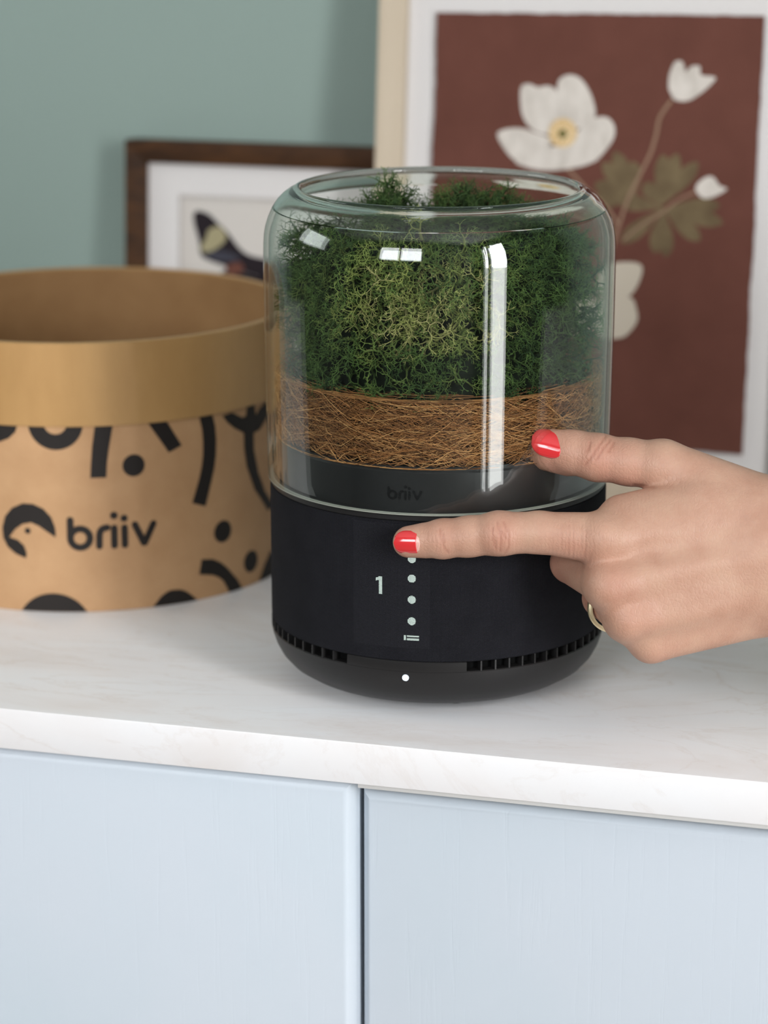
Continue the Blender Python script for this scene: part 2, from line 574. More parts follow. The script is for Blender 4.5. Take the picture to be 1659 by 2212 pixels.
band = [(-225.2, 140.2), (-218.8, 142.4), (-214.5, 137.6), (-216.6, 132.5), (-225.1, 127.0), (-230.5, 128.8), (-227.3, 135.0)]
red = [(-214.4, 119.4), (-205.9, 121.8), (-203.7, 116.9), (-212.2, 113.5)]
grey = [(-229.4, 125.8), (-218.7, 128.3), (-210.2, 126.7), (-206.0, 123.7), (-218.8, 121.8)]
for fn in (lambda p: p, mir):
    decal('wing', [smooth_closed(fn(hind), 4)], 0.0082, m_wing, bk, SX + 2.1)
    decal('wing', [smooth_closed(fn(wing), 4)], 0.0080, m_wing, bk, SX + 2.1)
    for pts, mm in ((band, m_wing_y), (grey, m_wing_g), (red, m_wing_r)):
        decal('wing_marking', [smooth_closed(fn(pts), 4)], 0.0078, mm, bk, SX + 2.1)
decal('butterfly_body', [disc_pts((mid, 109), 3.2, 24, 19)], 0.0077, m_wing, bk, SX + 2.1)

# ------------------------------------------------------------------ cardboard box
BCX, BCY, BR, BH = -0.22267, 0.13812, 0.10661, 0.1337
RB = BR * 0.985
TH0 = -1.18406
m_kraft = mat('kraft_card', (0.45, 0.285, 0.155), 0.55, 0.4)
kv = coords(m_kraft)
set_color(m_kraft, ramp(m_kraft, noise(m_kraft, kv, 30, 6, 0.65), [(0.3, (0.45, 0.25, 0.118)), (0.7, (0.55, 0.325, 0.165))]))
bump(m_kraft, noise(m_kraft, kv, 500, 3), 0.1, 0.0006)
m_kraft2 = mat('kraft_band', (0.43, 0.27, 0.12), 0.42, 0.5)
kv = coords(m_kraft2, (1, 1, 0.3))
set_color(m_kraft2, ramp(m_kraft2, noise(m_kraft2, kv, 40, 6, 0.65), [(0.3, (0.42, 0.235, 0.085)), (0.7, (0.51, 0.295, 0.115))]))
bump(m_kraft2, noise(m_kraft2, kv, 500, 3), 0.1, 0.0006)
m_print = mat('black_print', (0.018, 0.014, 0.012), 0.6, 0.3)
bxo = tag(empty('cardboard_box', (BCX, BCY, 0)), 'open round kraft cardboard box with black bird logo and abstract print', 'box')
body = lathe('body', [(RB - .002, 0.0012), (RB - .0004, 0.0), (RB, 0.0006), (RB, BH - .006), (RB - .0018, BH - .006), (RB - .0018, .003), (0.0001, .003), (0.0001, .0012), (RB - .002, 0.0012)], m_kraft, bxo, 128)
lathe('collar_band', [(RB + .0001, 0.0931), (BR - .0002, 0.0931), (BR, 0.0934), (BR, BH - .0004), (BR - .0006, BH), (RB - .0020, BH), (RB - .0024, BH - .0006)], m_kraft2, bxo, 128)
m_kraft_shaded = mat('kraft_shaded', (0.30, 0.165, 0.07), 0.75, 0.2)  # darker kraft on the inside stands in for shade in the box
set_color(m_kraft_shaded, ramp(m_kraft_shaded, noise(m_kraft_shaded, coords(m_kraft_shaded), 40, 5), [(0.3, (0.27, 0.145, 0.060)), (0.7, (0.33, 0.185, 0.080))]))
lathe('shaded_inside', [(RB - .0024, BH - .0006), (RB - .0024, 0.0034), (0.0001, 0.0034)], m_kraft_shaded, bxo, 128)


def wrap(name, polys, label=None, R=RB, off=0.00016, parent=None, th0=TH0, m=None, sl=2.5):
    """outlines in (arc mm, height mm) wrapped on to an upright cylinder"""
    bm = flat_bm(polys, sl)
    for v in bm.verts:
        t = th0 + v.co.x / 1000 / R
        v.co = ((R + off) * math.cos(t), (R + off) * math.sin(t), v.co.y / 1000)
    bmesh.ops.recalc_face_normals(bm, faces=list(bm.faces))
    o = bm_obj(name, bm, m or m_print, parent or body)
    if label:
        o['label'] = label
    return o


def clip(poly, zmax=93.0, zmin=0.3):
    return [(s, min(max(z, zmin), zmax)) for s, z in poly]


wrap('print_mark', [clip([(-49.0, 93), (-34.6, 93), (-35.8, 89.6), (-39.3, 86.4), (-43.9, 84.4), (-49.5, 83.1), (-56, 86), (-59, 93)])])
half = ring_halves((-16.0, 94.8), 13.3, 5.6, PI + .14, 2 * PI - .14, 28)
wrap('print_mark', [clip(half)])
wrap('print_mark', [clip([(2.9, 93), (11.5, 93), (9.2, 81.2), (8.2, 74.4), (7.7, 67.4), (0.0, 67.4), (0.5, 74.7), (1.3, 83.2)])])
wrap('print_mark', [clip([(28.6, 93), (38.2, 93), (46.0, 80.0), (39.0, 77.2)])])
wrap('print_mark', [clip([(56.0, 93), (63.9, 93), (65.5, 87), (66.1, 80), (65.7, 72.3), (64.6, 66), (62.7, 59.7), (58.8, 47.3), (51.1, 50.2), (55.3, 61.8), (57.0, 68), (57.8, 73.6), (58, 80), (57.6, 86.0)])])
wrap('print_mark', [clip([(70.3, 91.2), (76.7, 91.8), (84.2, 87.9), (86.9, 88.2), (87.7, 93), (94.1, 93), (95.2, 87.1), (98.7, 90.0), (106.5, 92.0), (106.3, 84.1), (98.5, 78.9), (93.1, 78.2), (93.2, 69.8), (96.7, 57.4), (102.8, 46.2), (112.1, 36.7), (105.7, 35.1), (93.1, 49.3), (87.0, 62.2), (85.2, 72.3), (85.1, 79.8), (77.8, 83.8), (73.1, 87.6)])])
wrap('print_mark', [clip([(55.9, 20.7), (62.7, 19.6), (67.5, 17), (71.5, 13.6), (78.6, 5.8), (82.3, 0.3), (73.0, 0.3), (69.1, 7.0), (66, 9.6), (62.5, 11.4), (54.3, 13.2)])])
wrap('print_mark', [clip([(107.5, 13.2), (101.9, 8.3), (96.7, 1.4), (97, .4), (112, 0.4), (112, 13)])])
wrap('print_mark', [clip(ring_halves((-19.6, -9.0), 18.6, 6.5, PI * .16, PI * .84, 30), 93, .3)])
wrap('print_mark', [clip([(29.1, 0.3), (31, 2.6), (33.2, 5.1), (36, 6.9), (38.7, 7.7), (43.4, 7.3), (46.5, 6), (49.1, 4.0), (53.0, 0.3)])])
for c, r in (((21.1, 72.6), 5.5), ((69.3, 32.6), 5.6), ((89.4, 12.7), 5.6)):
    wrap('print_mark', [disc_pts(c, r, 32)])
# more of the repeating print round the sides that face away
for s0 in (-92, -72, 132, 160, 188, 216, 244, 272):
    wrap('print_mark', [disc_pts((s0, 30 + (s0 * 7) % 40), 5.5, 24)])
    wrap('print_mark', [clip(ring_halves((s0 + 9, 66 - (s0 * 5) % 30), 15, 7.5, .3, 2.3, 16))])
bird = [(-17.6, 37.9), (-17.5, 41), (-17.9, 43.6), (-19.5, 48.1), (-23.2, 52.2), (-28.2, 54.4), (-33.4, 54.5), (-38.9, 51.9), (-42.7, 47.4), (-44.3, 41.6), (-44.0, 36.4), (-41.9, 32.2), (-38.0, 29.0), (-32.7, 26.9), (-32.2, 29.4), (-33.4, 33.2), (-36.4, 35.9), (-40.8, 37.1), (-37.5, 41.4), (-33.8, 44.1), (-29.4, 45.1), (-25.6, 43.4)]
wrap('bird_logo', [bird], 'black round bird head logo')
wrap('bird_eye', [disc_pts((-31.3, 40.8), 1.5, 16)])


def letter_polys(w):
    """the five letters as separate outlines (mm)"""
    c = (-5.7, 37.5)
    return [
        [stroke([(-10.3, 46.6), (-10.35, 42), (-10.4, 37.5)], w), ring_halves(c, 4.7 + w / 2, 4.7 - w / 2, 0, PI, 24), ring_halves(c, 4.7 + w / 2, 4.7 - w / 2, PI, 2 * PI, 24)],
        [stroke([(3.5, 38.6), (3.4, 33.2)], w), stroke(smooth_open([(3.5, 37.8), (3.9, 40.2), (5.2, 41.9), (7.4, 42.4)], 5), w)],
        [stroke([(10.8, 42.0), (10.7, 33.2)], w), disc_pts((10.8, 48.3), 1.9, 20)],
        [stroke([(15.8, 41.9), (15.8, 33.2)], w), disc_pts((15.7, 46.6), 1.8, 20)],
        [stroke([(20.9, 43.0), (25.2, 33.5)], w), stroke([(30.2, 42.7), (25.6, 33.5)], w)],
    ]


for i, L in enumerate(letter_polys(3.35)):
    # overlapping outlines of one letter sit a hair apart so they never share a surface
    bmx = None
    for j, poly in enumerate(L):
        wrap('letter', [poly], off=0.00016 + 0.00002 * j, sl=1.2) if j == 0 else wrap('letter_stroke', [poly], off=0.00016 + 0.00002 * j, sl=1.2)

# ------------------------------------------------------------------ the filter: base, fabric, tray, glass
m_plastic = mat('black_plastic', (0.013, 0.0122, 0.0122), 0.44, 0.35)
bump(m_plastic, noise(m_plastic, coords(m_plastic), 2500, 2), 0.06, 0.0002)
m_foot_vent_shade = mat('foot_black_vent_shade', (0.004, 0.004, 0.004), 0.9, 0.1)


def weave_nodes(m):
    """plain weave round the sleeve: returns thread height 0..1"""
    t = add(m, 'ShaderNodeTexCoord')
    s = add(m, 'ShaderNodeSeparateXYZ')
    link(m, t.outputs['Object'], s.inputs[0])
    P = 0.00056
    nz = noise(m, t.outputs['Object'], 900, 2)
    jit = math_node(m, 'MULTIPLY', math_node(m, 'SUBTRACT', nz, 0.5), 1.6)
    arc = math_node(m, 'ARCTAN2', s.outputs[1], s.outputs[0])
    u = math_node(m, 'ADD', math_node(m, 'MULTIPLY', arc, 0.0748 * 2 * PI / P), jit)
    v = math_node(m, 'ADD', math_node(m, 'MULTIPLY', s.outputs[2], 2 * PI / P), jit)
    su = math_node(m, 'ABSOLUTE', math_node(m, 'SINE', math_node(m, 'MULTIPLY', u, 0.5)))
    sv = math_node(m, 'ABSOLUTE', math_node(m, 'SINE', math_node(m, 'MULTIPLY', v, 0.5)))
    return math_node(m, 'MULTIPLY', su, sv), s


m_fabric = mat('black_weave', (0.02, 0.02, 0.026), 0.95, 0.2)
wv, sep = weave_nodes(m_fabric)
var = noise(m_fabric, coords(m_fabric), 90, 4)
wcol = ramp(m_fabric, wv, [(0.05, (0.0018, 0.0018, 0.0026)), (0.85, (0.0235, 0.0235, 0.0305))])
mxf = add(m_fabric, 'ShaderNodeMix', data_type='RGBA', blend_type='MULTIPLY')
mxf.inputs['Factor'].default_value = 1.0
link(m_fabric, wcol, mxf.inputs['A'])
link(m_fabric, ramp(m_fabric, var, [(0.3, (0.75, 0.75, 0.78)), (0.7, (1, 1, 1))]), mxf.inputs['B'])
set_color(m_fabric, mxf.outputs['Result'])
bump(m_fabric, wv, 0.8, 0.0003)


dev = tag(empty('air_filter', (0, 0, 0)), 'black fabric-wrapped moss air filter with a clear glass top', 'air filter')
ZB, ZF = 0.0243, 0.0285
base = lathe('base_bowl', [(0.0001, .0032), (0.050, .0032), (0.0565, .0040), (0.0625, .0060), (0.0675, .0092), (0.0708, .0130), (0.0730, .0172), (0.0743, .0212), (0.0748, ZB - .0004), (0.0744, ZB), (0.0700, ZB), (0.0700, ZF), (0.0001, ZF)], m_plastic, dev)
A_L, A_R = math.radians(-106.7), math.radians(-66.0)
lathe('front_lip', [(0.0702, ZB - .0002), (0.07485, ZB - .0002), (0.07495, ZB), (0.07485, ZF - .0003), (0.0745, ZF), (0.0702, ZF)], m_plastic, dev, 24, True, A_L, A_R)
bm = bmesh.new()
box_bm(bm, 0.0700, 0.0748, -0.00035, 0.00035, ZB - .0001, ZF + .0001)
fin = bm_obj('vent_fin', bm, m_plastic, dev)
pitch = math.radians(4.9)
k = 1
a = A_R + pitch
first = True
while a < A_L + 2 * PI - pitch * .5:
    o = fin if first else fin.copy()
    if not first:
        COL.objects.link(o)
        o.parent = dev
    o.rotation_euler = (0, 0, a)
    first = False
    a += pitch
lathe('vent_shade_ring', [(0.0703, ZB + .0001), (0.0703, ZF)], m_foot_vent_shade, dev, 120)  # near-black ring paints the shade inside the vent slots
for t in (25, 115, 205, 295):
    f = lathe('foot', [(0.0001, 0), (0.0052, 0), (0.0056, .0006), (0.0056, .0034)], m_foot_vent_shade, dev, 24)
    f.location = (0.041 * math.cos(math.radians(t)), 0.041 * math.sin(math.radians(t)), 0)
m_led = mat('status_led', (0.8, 0.9, 1.0), 0.4, 0.4, Emission_Color=(0.78, 0.88, 1.0, 1), Emission_Strength=0.75)
bm = flat_bm([disc_pts((0, 0), 1.4, 28)])
t = math.radians(-86.05)
n_led = Vector((math.cos(t), math.sin(t), -0.18)).normalized()
for v in bm.verts:
    c = Vector((-math.sin(t), math.cos(t), 0)) * v.co.x / 1000
    upv = n_led.cross(Vector((-math.sin(t), math.cos(t), 0)))
    v.co = Vector((0.07455 * math.cos(t), 0.07455 * math.sin(t), .0212)) + n_led * 0.0003 + c + upv * v.co.y / 1000
bmesh.ops.recalc_face_normals(bm, faces=list(bm.faces))
r_ = bmesh.ops.extrude_face_region(bm, geom=list(bm.faces))
for v in [g for g in r_['geom'] if isinstance(g, bmesh.types.BMVert)]:
    v.co -= n_led * 0.0012
led = bm_obj('status_light', bm, m_led, dev)
led['label'] = 'small round pale blue status light'

ZT = 0.0903
sleeve = lathe('fabric_sleeve', [(0.0720, ZF), (0.0742, ZF), (0.0747, ZF + .0004), (0.0748, ZF + .003), (0.0748, ZT - .002), (0.0746, ZT - .0004), (0.0740, ZT), (0.0700, ZT)], m_fabric, dev, 200)
sleeve['label'] = 'black woven fabric sleeve'
lathe('seat_ring', [(0.0690, ZT), (0.0742, ZT), (0.0745, ZT + .0004), (0.0745, ZT + .0022), (0.0740, ZT + .0026), (0.0690, ZT + .0026)], m_plastic, dev)


def led_mat(name, col, s):
    m = mat(name, (0.01, 0.01, 0.012), 0.9, 0.1)
    t = add(m, 'ShaderNodeTexCoord')
    sx = add(m, 'ShaderNodeSeparateXYZ')
    link(m, t.outputs['Object'], sx.inputs[0])
    P = 0.00056
    ang = math_node(m, 'ARCTAN2', sx.outputs[1], sx.outputs[0])
    u = math_node(m, 'SINE', math_node(m, 'MULTIPLY', ang, 0.0748 * PI / P))
    v = math_node(m, 'SINE', math_node(m, 'MULTIPLY', sx.outputs[2], PI / P))
    w = math_node(m, 'MULTIPLY', math_node(m, 'ABSOLUTE', u), math_node(m, 'ABSOLUTE', v))
    b = m.node_tree.nodes['Principled BSDF']
    b.inputs['Emission Color'].default_value = (*col, 1)
    link(m, math_node(m, 'MULTIPLY', math_node(m, 'POWER', w, 1.4), s), b.inputs['Emission Strength'])
    return m


m_disp = led_mat('display_glow', (0.82, 1.0, 0.90), 2.1)
m_panel = mat('display_panel', (0.02, 0.02, 0.024), 0.95, 0.2)
wvp, _ = weave_nodes(m_panel)
bump(m_panel, wvp, 0.8, 0.0003)
set_color(m_panel, ramp(m_panel, wvp, [(0.05, (0.0030, 0.0030, 0.0040)), (0.85, (0.0270, 0.0270, 0.0345))]))
SR = 0.0748


def on_sleeve(name, polys, deg, off, m, label=None, parent=None):
    return wrap(name, polys, label, SR, off, parent or sleeve, math.radians(deg), m, 1.0)


on_sleeve('display_window', [[(-16.5, 34.5), (17.5, 34.5), (17.5, 89.0), (-16.5, 89.0)]], -91.5, 0.00005, m_panel, 'slightly paler display window under the fabric')
for z in (74.1, 65.5, 56.2, 46.7):
    on_sleeve('display_dot', [disc_pts((0, z), 1.75, 24)], -84.0, 0.00014, m_disp)
on_sleeve('display_digit', [[(.0, 57.8), (1.5, 57.8), (1.5, 65.4), (.1, 65.4), (-1.5, 64.6), (-1.5, 63.5), (.0, 63.8)]], -95.0, 0.00014, m_disp, 'glowing digit one')
on_sleeve('display_icon', [[(-3.2, 38.2), (-2.4, 38.2), (-2.4, 40.4), (-3.2, 40.4)], [(-1.9, 39.6), (3.2, 39.6), (3.2, 40.4), (-1.9, 40.4)], [(-1.9, 38.2), (3.2, 38.2), (3.2, 39.0), (-1.9, 39.0)]], -84.1, 0.00014, m_disp, 'small glowing fan speed icon')

m_tray = mat('tray_plastic', (0.014, 0.014, 0.015), 0.38, 0.4)
tray = lathe('inner_tray', [(0.0600, ZT + .0026), (0.0715, ZT + .0026), (0.0715, 0.1105), (0.0709, 0.1114), (0.0709, 0.1130), (0.0680, 0.1130), (0.0680, 0.1110), (0.0001, 0.1110)], m_tray, dev)
m_emb = mat('embossed_plastic', (0.006, 0.006, 0.007), 0.3, 0.4)
for L in letter_polys(2.9):
    for j, poly in enumerate(L):
        pp = [((s - 9.6) * 0.34, (z - 40) * 0.34 + 101.6) for s, z in poly]
        wrap('embossed_letter' if j == 0 else 'embossed_stroke', [pp], None, 0.0715, 0.00022 + .00002 * j, tray, math.radians(-87.0), m_emb, 1.0)


def thin_glass(name, tint, edge):
    """two-sided thin glass wall: Fresnel mirror over tinted transmission"""
    m = bpy.data.materials.new(name)
    m.use_nodes = True
    nt = m.node_tree
    nt.nodes.remove(nt.nodes['Principled BSDF'])
    out = nt.nodes['Material Output']
    tr = add(m, 'ShaderNodeBsdfTransparent')
    gl = add(m, 'ShaderNodeBsdfGlossy')
    gl.inputs['Roughness'].default_value = 0.006
    gl.inputs['Color'].default_value = (1, 1, 1, 1)
    fr_ = add(m, 'ShaderNodeFresnel')
    fr_.inputs['IOR'].default_value = 1.5
    lw = add(m, 'ShaderNodeLayerWeight')
    lw.inputs['Blend'].default_value = 0.5
    mixc = add(m, 'ShaderNodeMix', data_type='RGBA')
    link(m, math_node(m, 'POWER', lw.outputs['Facing'], 5.0), mixc.inputs['Factor'])
    mixc.inputs['A'].default_value = (*tint, 1)
    mixc.inputs['B'].default_value = (*edge, 1)
    link(m, mixc.outputs['Result'], tr.inputs['Color'])
    mx_ = add(m, 'ShaderNodeMixShader')
    geo = add(m, 'ShaderNodeNewGeometry')
    # both faces of the thin wall meet air: undo the node's 1/ior on back faces
    link(m, math_node(m, 'ADD', math_node(m, 'MULTIPLY', geo.outputs['Backfacing'], 1 / 1.5 - 1.5), 1.5), fr_.inputs['IOR'])
    link(m, fr_.outputs[0], mx_.inputs[0])
    link(m, tr.outputs[0], mx_.inputs[1])
    link(m, gl.outputs[0], mx_.inputs[2])
    link(m, mx_.outputs[0], out.inputs['Surface'])
    return m


m_thin = thin_glass('thin_glass', (0.97, 0.985, 0.975), (0.62, 0.72, 0.66))
m_glass = mat('thick_glass', (0.85, 0.91, 0.86), 0.0, 0.5, Transmission_Weight=1.0, IOR=1.47)
wall_out = [(0.0757, .0932), (0.07575, .0937), (0.0759, .100), (0.0763, .125), (0.0767, .160), (0.0768, .190), (0.0767, .1965), (0.0764, .2005), (0.0757, .2046), (0.0744, .2085), (0.0726, .2120)]
wall_in = [(0.0702, .2112), (0.0719, .2080), (0.0733, .2042), (0.0742, .2003), (0.0744, .1965), (0.0745, .190), (0.0744, .160), (0.0740, .125), (0.0736, .100), (0.0735, .0937), (0.0734, .0932)]
sh_out = [(0.0726, .2120), (0.0704, .2151), (0.0680, .2174), (0.0658, .2189), (0.0641, .2198), (0.0630, .2206), (0.0618, .2210), (0.0607, .2206), (0.0600, .2196), (0.0601, .2186), (0.0611, .2178), (0.0632, .2172), (0.0656, .2160), (0.0680, .2139), (0.0702, .2112)]
glass = lathe('glass_jar', wall_out + sh_out[1:-1] + wall_in, m_thin, dev, 220, True, sharp=60)
glass['label'] = 'clear glass cylinder with a rounded shoulder and open rim'
glass.data.materials.append(m_glass)
m_edge_glint = mat('painted_edge_glint', (0.30, 0.315, 0.27), 0.35, 0.5)  # pale opaque ring paints the bright line of the lit glass foot
glass.data.materials.append(m_edge_glint)
kk = len(wall_out) + len(sh_out) - 2 + len(wall_in)
lo, hi = len(wall_out) - 1, len(wall_out) + len(sh_out) - 2
for i, p in enumerate(glass.data.polygons):
    if lo <= (i % kk) < hi:
        p.material_index = 1
    elif (i % kk) in (0, kk - 1, kk - 2):
        p.material_index = 2

# ------------------------------------------------------------------ tubes in bulk


def tubes(P0, P1, R0, R1, sides=3):
    """one tapered open prism per row"""
    n = len(P0)
    d = P1 - P0
    d /= np.linalg.norm(d, axis=1, keepdims=True) + 1e-12
    ref = np.where(np.abs(d[:, 2:3]) < .9, np.array([[0, 0, 1.]]), np.array([[1., 0, 0]]))
    u = np.cross(d, ref)
    u /= np.linalg.norm(u, axis=1, keepdims=True)
    w = np.cross(d, u)
    V = np.empty((n, 2 * sides, 3))
    for s in range(sides):
        a = 2 * PI * s / sides
        o = math.cos(a) * u + math.sin(a) * w
        V[:, s] = P0 + o * R0[:, None]
        V[:, sides + s] = P1 + o * R1[:, None]
    F = np.empty((n, sides, 4), int)
    b = np.arange(n) * 2 * sides
    for s in range(sides):
        s2 = (s + 1) % sides
        F[:, s, 0], F[:, s, 1], F[:, s, 2], F[:, s, 3] = b + s, b + s2, b + sides + s2, b + sides + s
    return V.reshape(-1, 3), F.reshape(-1, 4)


# ------------------------------------------------------------------ moss
m_moss = mat('reindeer_moss', (0.05, 0.08, 0.03), 0.85, 0.25)
at = add(m_moss, 'ShaderNodeVertexColor', layer_name='tint')
set_color(m_moss, at.outputs['Color'])
bm_ = m_moss.node_tree.nodes['Principled BSDF']


def tuft(seed, levels, length, r0, spread, tri, droop=0.0):
    """one branching lichen tuft growing along +z: segment arrays and a 0..1 height"""
    r = random.Random(seed)
    seg = []

    def grow(p, d, ln, rad, lev):
        halves = 1 if lev >= levels else 2
        for s in range(halves):
            dd = Vector((d.x + r.gauss(0, .24), d.y + r.gauss(0, .24), d.z + r.gauss(0, .24) - droop)).normalized()
            q = p + dd * ln / halves
            rr_ = rad * (.5 if halves == 1 else .86)
            seg.append((p[:], q[:], rad, rr_, lev / levels))
            p, rad, d = q, rr_, dd
        if lev >= levels:
            return
        nb = 3 if (r.random() < tri or lev >= levels - 1) else 2
        ph = r.uniform(0, 2 * PI)
        side = d.orthogonal().normalized()
        for b in range(nb):
            ax = Matrix.Rotation(ph + 2 * PI * b / nb + r.uniform(-.5, .5), 3, d) @ side
            nd = (d + ax * spread * r.uniform(.6, 1.25)).normalized()
            grow(p, nd, ln * r.uniform(.66, .88), rad * .88, lev + 1)

    grow(Vector((0, 0, 0)), Vector((0, 0, 1)), length, r0, 1)
    A = np.array([s[0] for s in seg])
    B = np.array([s[1] for s in seg])
    return A, B, np.array([s[2] for s in seg]), np.array([s[3] for s in seg]), np.array([s[4] for s in seg])


FINE = [tuft(i, 6, 0.0033, 0.00062, 0.85, 0.12) for i in range(6)]
COARSE = [tuft(50 + i, 6, 0.0050, 0.00092, 0.75, 0.03, 0.06) for i in range(6)]
VF, FF, CF = [], [], []
vcount = 0


def put(t, pos, axis, spin, sc, col, jitter=0.0):
    global vcount
    A, B, R0, R1, H = t
    z = Vector(axis).normalized()
    q = z.to_track_quat('Z', 'Y').to_matrix() @ Matrix.Rotation(spin, 3, 'Z')
    M = np.array(q) * sc
    P0, P1 = A @ M.T + pos, B @ M.T + pos
    # keep every strand inside the jar
    for P in (P0, P1):
        rad = np.hypot(P[:, 0], P[:, 1])
        lim = np.where(P[:, 2] < 0.200, 0.0722, np.interp(P[:, 2], [0.200, 0.206, 0.212, 0.2165, 0.232], [0.0722, 0.0700, 0.0668, 0.0590, 0.0580]))
        k_ = np.where(rad > lim, lim / np.maximum(rad, 1e-6), 1.0)
        P[:, 0] *= k_
        P[:, 1] *= k_
        P[:, 2] = np.maximum(P[:, 2], 0.1365)
    V, F = tubes(P0, P1, R0 * sc ** .5, R1 * sc ** .5)
    c = np.array(col)[None, :] * 0.78 * (0.36 + 0.95 * H[:, None] ** 1.3)  # strand bases darkened in the colour, as shade deep in the tuft
    VF.append(V)
    FF.append(F + vcount)
    CF.append(np.repeat(c, 6, axis=0))
    vcount += len(V)


DARK, GREEN, OLIVE, STRAW = np.array((0.036, 0.078, 0.026)), np.array((0.118, 0.200, 0.050)), np.array((0.36, 0.40, 0.115)), np.array((0.56, 0.51, 0.22))
LAT, FWD = np.array((0.9635, 0.2676)), np.array((-0.2676, 0.9635))


def moss_colour(lat, fwd, z):
    # paler olive moss in the middle of the front; darker cushions to both sides
    c = math.exp(-((lat + .010) / .040) ** 2) * (1.0 if fwd < 0 else 0.35) * math.exp(-((z - .182) / .036) ** 2)
    w = c * random.uniform(.15, 1.0) + random.uniform(-.05, .22)
    if w < .35:
        col = DARK + (GREEN - DARK) * max(0, min(1, w / .35))
    else:
        col = GREEN + (OLIVE - GREEN) * max(0, min(1, (w - .35) / .5))
    return col * random.uniform(.8, 1.2)


def lump(t, z):
    return 0.5 + 0.5 * math.sin(5.1 * t + 60 * z) * math.sin(3.3 * t - 95 * z + 1.7)


for i in range(940):
    t = random.uniform(-2.95, .35) if random.random() < .72 else random.uniform(.35, 3.33)
    z = 0.140 + 0.064 * random.random() ** .92
    r = 0.0550 + 0.0075 * lump(t, z) + random.uniform(-.004, .002)
    if z > .197:
        r -= (z - .197) * .9
    p = np.array((r * math.cos(t), r * math.sin(t), z))
    lat, fwd = p[:2] @ LAT, p[:2] @ FWD
    tilt = random.uniform(-.7, .5)
    ax = (math.cos(t + random.uniform(-.5, .5)), math.sin(t + random.uniform(-.5, .5)), tilt)
    centre = abs(lat + .012) < .026 and fwd < 0
    kind = COARSE if random.random() < (.62 if centre else .22) else FINE
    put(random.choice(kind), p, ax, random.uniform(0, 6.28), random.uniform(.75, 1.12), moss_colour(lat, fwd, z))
for i in range(34):      # pale long stems hanging in the middle
    lat = random.gauss(-.012, .013)
    fw_ = -math.sqrt(max(1e-5, .0625 ** 2 - lat ** 2)) + random.uniform(0, .006)
    p2 = LAT * lat + FWD * fw_
    p = np.array((p2[0], p2[1], random.uniform(.165, .200)))
    d2 = FWD * -0.45 + LAT * random.uniform(-.5, .5)
    put(random.choice(COARSE), p, (d2[0], d2[1], random.uniform(-1.2, -.3)), random.uniform(0, 6.28), random.uniform(.85, 1.15), (OLIVE + (STRAW - OLIVE) * random.random()) * random.uniform(.8, 1.1))


def top_height(lat, fwd):
    h_ = 0.204
    for l0, f0, hh, s in ((-.021, .020, .0165, .011), (.024, .026, .0120, .016), (-.045, .012, .005, .010), (.004, .030, .009, .012), (.043, .008, .005, .012)):
        h_ += hh * math.exp(-((lat - l0) ** 2 + (fwd - f0) ** 2) / s ** 2)
    return h_


for i in range(470):
    if i < 250:
        r = 0.056 * math.sqrt(random.random())
        t = random.uniform(0, 2 * PI)
        p2 = np.array((r * math.cos(t), r * math.sin(t)))
    else:      # thick on the mounds that stand above the rim
        l0, f0 = random.choice(((-.021, .020), (-.021, .018), (.024, .026), (.006, .030), (.036, .016)))
        p2 = LAT * (l0 + random.gauss(0, .008)) + FWD * (f0 + random.gauss(0, .008))
    lat, fwd = p2 @ LAT, p2 @ FWD
    p = np.array((p2[0], p2[1], top_height(lat, fwd) - random.uniform(.004, .012)))
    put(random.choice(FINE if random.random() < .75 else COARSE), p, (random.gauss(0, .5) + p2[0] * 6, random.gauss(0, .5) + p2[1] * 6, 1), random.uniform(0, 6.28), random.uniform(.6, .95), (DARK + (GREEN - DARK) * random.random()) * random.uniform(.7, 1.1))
# one bright sprig standing up in front
sp = LAT * -.008 + FWD * -.036
put(COARSE[1], np.array((sp[0], sp[1], .203)), (-.45 * LAT[0], -.45 * LAT[1], 1), 1.0, 1.05, OLIVE * 1.1)
# dark core added to block light, near-black for shade between the tufts
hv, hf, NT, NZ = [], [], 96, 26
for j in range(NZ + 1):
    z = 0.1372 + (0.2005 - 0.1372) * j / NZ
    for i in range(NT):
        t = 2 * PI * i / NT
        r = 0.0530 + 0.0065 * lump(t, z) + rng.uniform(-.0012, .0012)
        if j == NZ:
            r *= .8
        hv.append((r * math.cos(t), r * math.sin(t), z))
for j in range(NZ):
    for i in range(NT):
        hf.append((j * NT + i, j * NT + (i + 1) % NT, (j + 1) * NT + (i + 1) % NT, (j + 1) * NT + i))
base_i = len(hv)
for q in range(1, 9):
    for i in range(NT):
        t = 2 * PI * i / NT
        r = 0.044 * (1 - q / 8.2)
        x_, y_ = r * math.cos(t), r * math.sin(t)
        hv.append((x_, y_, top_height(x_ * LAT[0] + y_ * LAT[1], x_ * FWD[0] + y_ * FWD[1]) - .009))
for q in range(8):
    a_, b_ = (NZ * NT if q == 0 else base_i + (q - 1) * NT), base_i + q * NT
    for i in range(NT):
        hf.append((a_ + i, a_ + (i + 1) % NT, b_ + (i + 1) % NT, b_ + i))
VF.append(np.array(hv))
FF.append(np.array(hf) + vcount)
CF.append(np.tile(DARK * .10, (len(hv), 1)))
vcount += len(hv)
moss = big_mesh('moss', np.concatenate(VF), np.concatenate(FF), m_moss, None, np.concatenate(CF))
tag(moss, 'green branching reindeer moss packed inside the glass jar', 'moss', kind='stuff')

